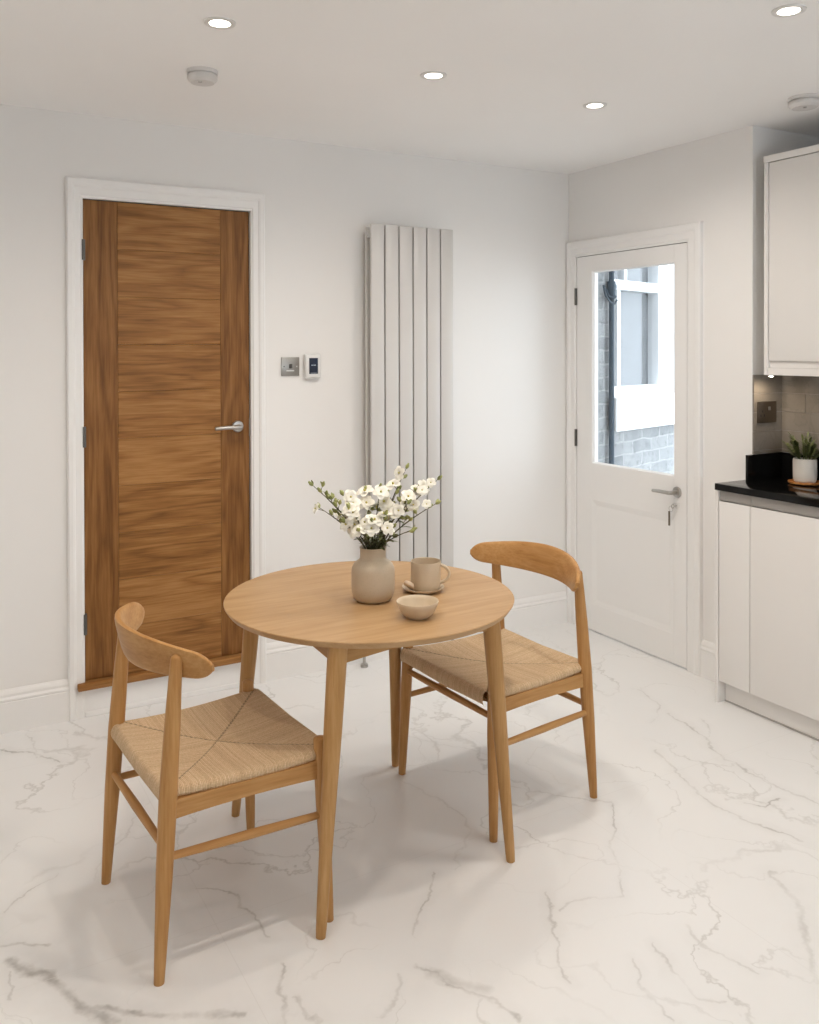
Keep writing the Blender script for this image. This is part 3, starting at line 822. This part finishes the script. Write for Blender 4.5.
for ka, kb, gr in (((-1, -1), (1, -1), 'x'), ((-1, 1), (1, 1), 'x'), ((-1, -1), (-1, 1), 'y'), ((1, -1), (1, 1), 'y')):
    A = V(*TOPS[ka], 0) - TC; Bp = V(*TOPS[kb], 0) - TC; d = (Bp - A).normalized(); A = A + d * .022; Bp = Bp - d * .022; nn = V(-d.y, d.x, 0) * .010
    bm = B(); n = 16; rs = []
    for i in range(n + 1):            # shallow arched apron between two legs
        q = -1 + 2 * i / n; p = A.lerp(Bp, i / n); zb = TT - .068 + .012 * math.cos(q * PI / 2)
        rs.append([V(p.x - nn.x, p.y - nn.y, zb), V(p.x + nn.x, p.y + nn.y, zb), V(p.x + nn.x, p.y + nn.y, TT - .0225), V(p.x - nn.x, p.y - nn.y, TT - .0225)])
    rings(bm, rs); obj('apron', bm, M['w_' + gr], tb, True, 40)

# ------------------------------------------------------------------ chair
def make_chair(label, loc, rz):
    t = thing('dining_chair', label, 'chair', loc, rz)
    # legs: rear ones run up to the backrest
    for s in (-1, 1):
        bm = B(); a = V(-.224, s * .238, 0); b = V(-.196, s * .226, .44); c = V(-.172, s * .218, .758)
        tube(bm, [a, a.lerp(b, .1), a.lerp(b, .6), b, b.lerp(c, .5), b.lerp(c, .85), c], [.0125, .014, .0205, .0222, .0195, .0160, .0145], 20, roundend=.8)
        obj('leg', bm, M['c_z'], t, True, 50)
        bm = B(); a = V(.224, s * .257, 0); b = V(.208, s * .238, .478)
        tube(bm, [a, a.lerp(b, .1), a.lerp(b, .65), a.lerp(b, .9), b], [.0125, .014, .0195, .019, .0175], 20, roundend=.4)
        obj('leg', bm, M['c_z'], t, True, 50)
    # backrest: bowed band with rounded wings
    bm = B(); n = 72; rs = []
    for i in range(n + 1):
        s = math.sin((-1 + 2 * i / n) * PI / 2)
        y = s * .283
        x = -.230 + 1.58 * y * y
        q = abs(s)
        e = 1.0 if q < .86 else max(.3, (1 - ((q - .86) / .14) ** 2.0) ** .5 if q < 1 else 0)
        zt_, zb_ = .803 - .030 * q ** 2, .699 + .013 * q ** 2
        zc = (zt_ + zb_) / 2; hh = (zt_ - zb_) / 2 * e
        tk = (.0110 - .002 * q) * (.55 + .45 * e)
        d = V(2 * 1.58 * y, 1, 0).normalized(); nr = V(d.y, -d.x, 0)     # outward normal of the bow (+x side)
        ring = []
        m = 16
        for k in range(m):
            a = 2 * PI * k / m
            ca, sa = math.cos(a), math.sin(a)
            u = math.copysign(abs(ca) ** .5, ca); v = math.copysign(abs(sa) ** .62, sa)
            # top edge leans back a little
            lean = -.012 * v * (hh / .05)
            p = V(x, y, zc) + nr * (tk * u + lean) + V(0, 0, hh * v)
            ring.append(p)
        rs.append(ring)
    rings(bm, rs)
    obj('backrest', bm, M['c_y'], t, True, 60)
    # woven seat: saddle between the rails, rolled edges
    N = 56; bm = B(); grid = []
    xb, xf = -.200, .232
    def wy(x): return .215 + (x - xb) / (xf - xb) * .018
    zt = .452
    def top(x, u):
        # u in -1..1 across
        xs = (x - (xb + xf) / 2) / ((xf - xb) / 2)
        dip = -.013 * (1 - u * u) * (1 - xs * xs) - .006 * (1 - xs * xs)
        seam = abs(abs(xs) - abs(u)); dip -= .0025 * max(0, 1 - seam / .05)
        return zt + dip + .010 * abs(u) * xs * xs * .5
    K = 8; r = .015
    for i in range(-K, N + K + 1):
        row = []
        ti = min(max(i, 0), N) / N; x = xb + (xf - xb) * ti
        ei = (-i if i < 0 else (i - N if i > N else 0)) / K
        for j in range(-K, N + K + 1):
            tj = min(max(j, 0), N) / N; u = -1 + 2 * tj; y = u * wy(x)
            ej = (-j if j < 0 else (j - N if j > N else 0)) / K
            z = top(x, u)
            ang = max(ei, ej) * PI * .92
            px, py = x, y
            if ei > 0: px += math.copysign(r * math.sin(ei * PI * .92), i) * (1)
            if ej > 0: py += math.copysign(r * math.sin(ej * PI * .92), j)
            z -= (r + .009 * (1 if ei > 0 else 0)) * (1 - math.cos(ang))
            row.append(bm.verts.new((px, py, z)))
        grid.append(row)
    T = N + 2 * K
    for i in range(T):
        for j in range(T):
            ci = i < K or i >= N + K; cj = j < K or j >= N + K
            if ci and cj: continue           # corners stay open where the legs come through
            bm.faces.new((grid[i][j], grid[i + 1][j], grid[i + 1][j + 1], grid[i][j + 1]))
    bmesh.ops.delete(bm, geom=[v for v in bm.verts if not v.link_faces], context='VERTS')
    # underside
    vs = [bm.verts.new(p) for p in ((xb, -wy(xb), zt - .026), (xf, -wy(xf), zt - .026), (xf, wy(xf), zt - .026), (xb, wy(xb), zt - .026))]
    bm.faces.new(vs)
    obj('seat', bm, M['cord'], t, True, 60)
    # rails under the cord
    for s in (-1, 1):
        bm = B()
        a = V(-.196, s * .224, 0); b = V(.210, s * .240, 0); w = .010
        pr = []
        for i in range(9):
            q = i / 8; p = a.lerp(b, q); pr.append([(p.x, p.y - w, .378 + .006 * (1 - (2 * q - 1) ** 2)), (p.x, p.y + w, .378 + .006 * (1 - (2 * q - 1) ** 2)), (p.x, p.y + w, .424), (p.x, p.y - w, .424)])
        rings(bm, pr); obj('side_rail', bm, M['c_x'], t, True, 40)
        bm = B(); tube(bm, [(-.2, s * .214, .429), (.21, s * .230, .429)], .0100, 12); obj('cord_rail', bm, M['c_x'], t, True, 60)
        bm = B(); a = V(-.213, s * .233, .292); b = V(.215, s * .246, .280)
        tube(bm, [a, a.lerp(b, .5), b], [.0092, .0118, .0092], 14); obj('stretcher', bm, M['c_x'], t, True, 60)
    bm = B()
    n = 14; rs = []
    for i in range(n + 1):
        q = -1 + 2 * i / n; y = q * .236
        zb = .395 + .024 * q * q - .0
        rs.append([(.200, y, zb - .0), (.222, y, zb), (.222, y, .432), (.200, y, .432)])
    rings(bm, rs); obj('front_rail', bm, M['c_y'], t, True, 40)
    bm = B(); rs = []
    for i in range(n + 1):
        q = -1 + 2 * i / n; y = q * .222
        zb = .412
        rs.append([(-.208, y, zb), (-.194, y, zb), (-.194, y, .434), (-.208, y, .434)])
    rings(bm, rs); obj('back_rail', bm, M['c_y'], t, True, 40)
    bm = B(); tube(bm, [(-.205, -.232, .312), (-.205, 0, .312), (-.205, .232, .312)], [.0092, .0118, .0092], 14); obj('stretcher', bm, M['c_y'], t, True, 60)
    bm = B(); tube(bm, [(.214, -.244, .372), (.214, 0, .372), (.214, .244, .372)], [.0092, .0118, .0092], 14); obj('stretcher', bm, M['c_y'], t, True, 60)
    return t
c0 = make_chair('oak chair with woven cord seat left of the table, in front of the oak door', (-2.460, -1.441, 0), math.radians(4))
dup(c0, (-1.42, -1.319, 0), math.radians(184), 'oak chair with woven cord seat right of the table, toward the glazed door')

# ------------------------------------------------------------------ on the table
VP = V(-1.959, -1.436, TT)
vs = obj('vase', (lambda b: (lathe(b, [(0, .0), (.042, 0), (.051, .003), (.059, .011), (.0640, .026), (.0655, .045), (.0655, .088), (.0640, .100), (.0590, .111), (.051, .118), (.0435, .1225), (.0400, .128), (.0385, .140), (.0392, .156), (.041, .160), (.0395, .162), (.036, .160), (.035, .15), (.036, .13), (.050, .112), (.060, .09), (.057, .03), (.035, .012), (0, .011)], 64), b)[1])(B()), M['vase'], None, True, 60)
vs.location = VP; tag(vs, 'cream speckled stoneware vase holding white flowers on the table', 'vase')

bw = obj('bowl', (lambda b: (lathe(b, [(0, 0), (.030, 0), (.032, .003), (.042, .010), (.051, .022), (.057, .036), (.0600, .046), (.0595, .0475), (.0575, .047), (.054, .036), (.047, .022), (.036, .011), (.02, .007), (0, .0065)], 64), b)[1])(B()), M['stoneware'], None, True, 60)
bw.location = (-1.928, -1.651, TT); tag(bw, 'small empty cream bowl on the table in front of the mug', 'bowl')
MP = V(-1.771, -1.431, TT)
sa = obj('saucer', (lambda b: (lathe(b, [(0, 0), (.040, 0), (.046, .003), (.060, .008), (.066, .0135), (.0665, .0150), (.0650, .0155), (.058, .011), (.044, .006), (0, .005)], 64), b)[1])(B()), M['stoneware'], None, True, 60)
sa.location = MP + V(-.006, .006, 0); tag(sa, 'cream saucer under the mug', 'saucer')
mg = thing('mug', 'cream stoneware mug with a round handle standing on a saucer', 'mug', MP + V(0, 0, .0052))
bm = B(); lathe(bm, [(0, 0), (.036, 0), (.040, .003), (.0445, .010), (.0465, .022), (.0470, .05), (.0475, .088), (.0468, .0905), (.0450, .0900), (.0440, .085), (.0435, .02), (.038, .008), (0, .007)], 64)
obj('body', bm, M['stoneware'], mg, True, 60)
bm = B(); lathe(bm, [(0, .066), (.0436, .066), (.0436, .0665), (0, .067)], 48); tag(obj('drink', bm, M['coffee'], mg), 'milky brown drink')
bm = B(); hd = V(.869, -.494, 0); pts = []
for k in range(15):
    a = -PI * .56 + PI * 1.12 * k / 14
    pts.append(hd * (.040 + .034 * max(-.15, math.cos(a)) * 1.0) + V(0, 0, .050 + .028 * math.sin(a)))
tube(bm, pts, .0046, 10, up=(hd.y, -hd.x, 0), sx=1.25)
obj('handle', bm, M['stoneware'], mg, True, 60)
bi = obj('biscuit', (lambda b: (lathe(b, [(0, 0), (.017, 0), (.020, .003), (.0205, .008), (.018, .012), (.010, .0138), (0, .014)], 20), b)[1])(B()), M['biscuit'], None, True, 60)
bi.location = MP + V(-.0535, .012, .0175); bi.rotation_euler = (math.radians(40), 0, math.radians(105)); tag(bi, 'small pale biscuit on the saucer beside the mug', 'biscuit')

# flowers: every stem its own thing, standing in the vase
CR = V(.869, -.494, 0); CF = V(.494, .869, 0)
def blossom(bm_p, bm_c, c, nrm, r, rr):
    nrm = nrm.normalized(); u = nrm.cross(V(0, 0, 1))
    if u.length < .1: u = V(1, 0, 0)
    u.normalize(); w = nrm.cross(u); ph = rr.uniform(0, 6)
    for layer, (nb, sc, tilt) in enumerate(((5, 1.0, .25), (5, .72, .62))):
        for k in range(nb):
            a = ph + 2 * PI * k / nb + layer * .6
            d = u * math.cos(a) + w * math.sin(a)
            leaf(bm_p, c + d * r * .08, d + nrm * tilt, r * sc, r * sc * .52, bend=.30, up=nrm, n=6, cup=.22, rnd_=.5)
    tube(bm_c, [c - nrm * .002, c + nrm * r * .22], [r * .16, r * .12], 8, roundend=.8)
def flower_stem(label, tipdx, tipdz, depth, side, nblos, nbud, seed, group=None, bs=.021, nleaf=6, curve=.25):
    rr = random.Random(seed)
    base = V(rr.uniform(-.012, .012), rr.uniform(-.012, .012), .016)
    t = thing('flower_stem', label, 'flower', VP, 0, group)
    neck = CR * max(-.024, min(.024, tipdx * .16)) + CF * max(-.02, min(.02, depth * .16)) + V(0, 0, .158)
    tip = CR * tipdx + CF * depth + V(0, 0, .160 + tipdz)
    ctrl = neck + V(0, 0, (.16 + tipdz - .158) * .5) + (CR * tipdx + CF * depth) * curve
    pts = [base, neck]
    for i in range(1, 9):
        q = i / 8; pts.append(neck * (1 - q) ** 2 + ctrl * 2 * q * (1 - q) + tip * q * q)
    bm = B(); tube(bm, pts, [.0022] * 4 + [.0018] * 4 + [.0013, .001], 7); 
    stem_bm = bm
    lb = B()
    todo = []
    def at(q): return neck * (1 - q) ** 2 + ctrl * 2 * q * (1 - q) + tip * q * q
    def rdir(up=.4): return V(rr.uniform(-1, 1), rr.uniform(-1, 1), rr.uniform(-.2, 1) * up + .2).normalized()
    for k in range(nleaf):
        q = .08 + .6 * k / max(1, nleaf); d = rdir(.7)
        leaf(lb, at(q), d, rr.uniform(.022, .036), rr.uniform(.0045, .0075))
    for k in range(nbud):
        q = .45 + .55 * (k + 1) / nbud; p = at(q); d = rdir(.8) if k < nbud - 1 else (tip - at(.9)).normalized()
        e = p + d * rr.uniform(.010, .026)
        tube(stem_bm, [p, e], [.0011, .0009], 6)
        bb = B(); tube(bb, [e, e + d * .007, e + d * .016], [.0036, .0062, .0026], 9, roundend=.6)
        for s in range(2): leaf(bb, e, d + rdir() * .8, .017, .0046)
        todo.append(('bud', bb, None))
    for k in range(nblos):
        q = .55 + .45 * (k + 1) / nblos; p = at(q)
        d = rdir(1.0) - CF * .55
        e = p + d * rr.uniform(.012, .030)
        tube(stem_bm, [p, e], [.0012, .001], 6)
        pb, cb = B(), B(); todo.append(('blossom', pb, cb)); blossom(pb, cb, e, d - CF * .3 + V(0, 0, .25), bs * rr.uniform(.8, 1.15), rr)
    obj('stem', stem_bm, M['stem'], t, True, 60)
    if nleaf: obj('leaves', lb, M['leaf'], t)
    else: lb.free()
    for kind_, m1, m2 in todo:
        if kind_ == 'bud': obj('bud', m1, M['bud'], t, True, 60)
        else: obj('flower_centre', m2, M['pollen'], obj('blossom', m1, M['petal'], t), True, 60)
    return t
flower_stem('long budded stem leaning farthest left out of the vase', -.165, .178, -.02, -1, 0, 13, 1, nleaf=9)
flower_stem('lower left stem with a white blossom at its end', -.150, .105, .03, -1, 2, 3, 2, bs=.017, nleaf=6)
flower_stem('budded stem reaching highest, upper right of the vase', .095, .222, .03, 1, 2, 6, 3, nleaf=4)
flower_stem('long stem with buds and blossoms leaning farthest right', .180, .190, .00, 1, 3, 7, 4, bs=.018, nleaf=5)
flower_stem('low right stem with small green buds bending sideways', .170, .125, -.03, 1, 1, 6, 5, bs=.016, nleaf=7)
flower_stem('short leafy sprig hanging low on the right of the vase neck', .110, .06, -.05, 1, 0, 4, 6, nleaf=8)
G = 'white blossoms crowded above the vase'
for i, (dx, dz, dp) in enumerate(((-.085, .145, .02), (-.055, .11, -.05), (-.02, .155, .03), (.0, .085, -.07), (.02, .16, -.02), (.035, .10, -.06), (.06, .14, .0), (.09, .12, -.03), (.115, .15, .04), (-.10, .10, -.01), (.13, .175, .01), (-.03, .06, -.08), (.055, .07, -.07), (-.075, .075, -.03))):
    flower_stem('white blossom stem in the middle of the bunch in the vase', dx, dz, dp, 0, 2 + i % 2, 2, 20 + i, G, bs=.0222, nleaf=6)

# ------------------------------------------------------------------ light
def spot(name, loc, e, ang=150, blend=1, r=.035, col=(1, .90, .79)):
    l = bpy.data.lights.new(name, 'SPOT'); l.energy = e; l.spot_size = math.radians(ang); l.spot_blend = blend; l.shadow_soft_size = r; l.color = col
    o = bpy.data.objects.new(name, l); COL.objects.link(o); o.location = loc; return o
for x, y, e in ((-2.373, -1.261, 18), (-1.565, -1.143, 24), (-.809, -1.129, 28), (-.988, -2.148, 20), (-1.9, -2.15, 32), (-2.85, -2.15, 24), (-3.4, -1.26, 10),
                (-.988, -3.3, 5), (-1.9, -3.3, 8), (-2.85, -3.3, 8)):
    spot('downlight_beam', (x, y, H - .012), e * .70, 168, .85, col=(1, .885, .765) if x < -1.8 else (1, .925, .84))
spot('cabinet_beam', (.018, -1.303, UZ0 - .012), 1.1, 172, .8, .012, (1, .82, .6))

w = bpy.data.worlds.new('daylight'); scene.world = w; w.use_nodes = True
bg = w.node_tree.nodes['Background']; bg.inputs[0].default_value = (.80, .90, 1.0, 1); bg.inputs[1].default_value = 4.3
def portal(name, loc, rot, sx, sy):
    l = bpy.data.lights.new(name, 'AREA'); l.shape = 'RECTANGLE'; l.size = sx; l.size_y = sy; l.cycles.is_portal = True
    o = bpy.data.objects.new(name, l); COL.objects.link(o); o.location = loc; o.rotation_euler = rot
portal('door_daylight', (.05, (GY0 + GY1) / 2, (GZ0 + GZ1) / 2), (PI / 2, 0, PI / 2), .6, 1.04)
portal('rear_daylight', ((WX0 + WX1) / 2, YR - .11, (WZ0 + WZ1) / 2), (PI / 2, 0, PI), WX1 - WX0, WZ1 - WZ0)

# ------------------------------------------------------------------ camera
f, pitch, cy, yaw, X, Y, Z, roll = 879.39, .0085, 356.5, .5166, -3.1742, -3.8012, 1.5098, -.0019
fw = V(math.sin(yaw) * math.cos(pitch), math.cos(yaw) * math.cos(pitch), -math.sin(pitch))
r_ = V(math.cos(yaw), -math.sin(yaw), 0); u_ = r_.cross(fw)
r2 = r_ * math.cos(roll) + u_ * math.sin(roll); u2 = u_ * math.cos(roll) - r_ * math.sin(roll)
cam = bpy.data.cameras.new('camera'); co_ = bpy.data.objects.new('camera', cam); COL.objects.link(co_)
co_.matrix_world = Matrix(((r2.x, u2.x, -fw.x, X), (r2.y, u2.y, -fw.y, Y), (r2.z, u2.z, -fw.z, Z), (0, 0, 0, 1)))
cam.sensor_fit = 'VERTICAL'; cam.sensor_height = 36; cam.sensor_width = 36; cam.lens = f / 1024 * 36
cam.shift_y = (cy - 512) / 1024; cam.shift_x = 0
cam.clip_start = .05; cam.clip_end = 100
scene.camera = co_

vsn = scene.view_settings
vsn.view_transform = 'Standard'; vsn.look = 'None'; vsn.exposure = 0.40; vsn.gamma = 1; vsn.use_curve_mapping = False
cyc = scene.cycles
cyc.max_bounces = 10; cyc.diffuse_bounces = 6; cyc.glossy_bounces = 4; cyc.transparent_max_bounces = 16
cyc.use_denoising = True; cyc.sample_clamp_indirect = 6; cyc.caustics_reflective = False; cyc.caustics_refractive = False
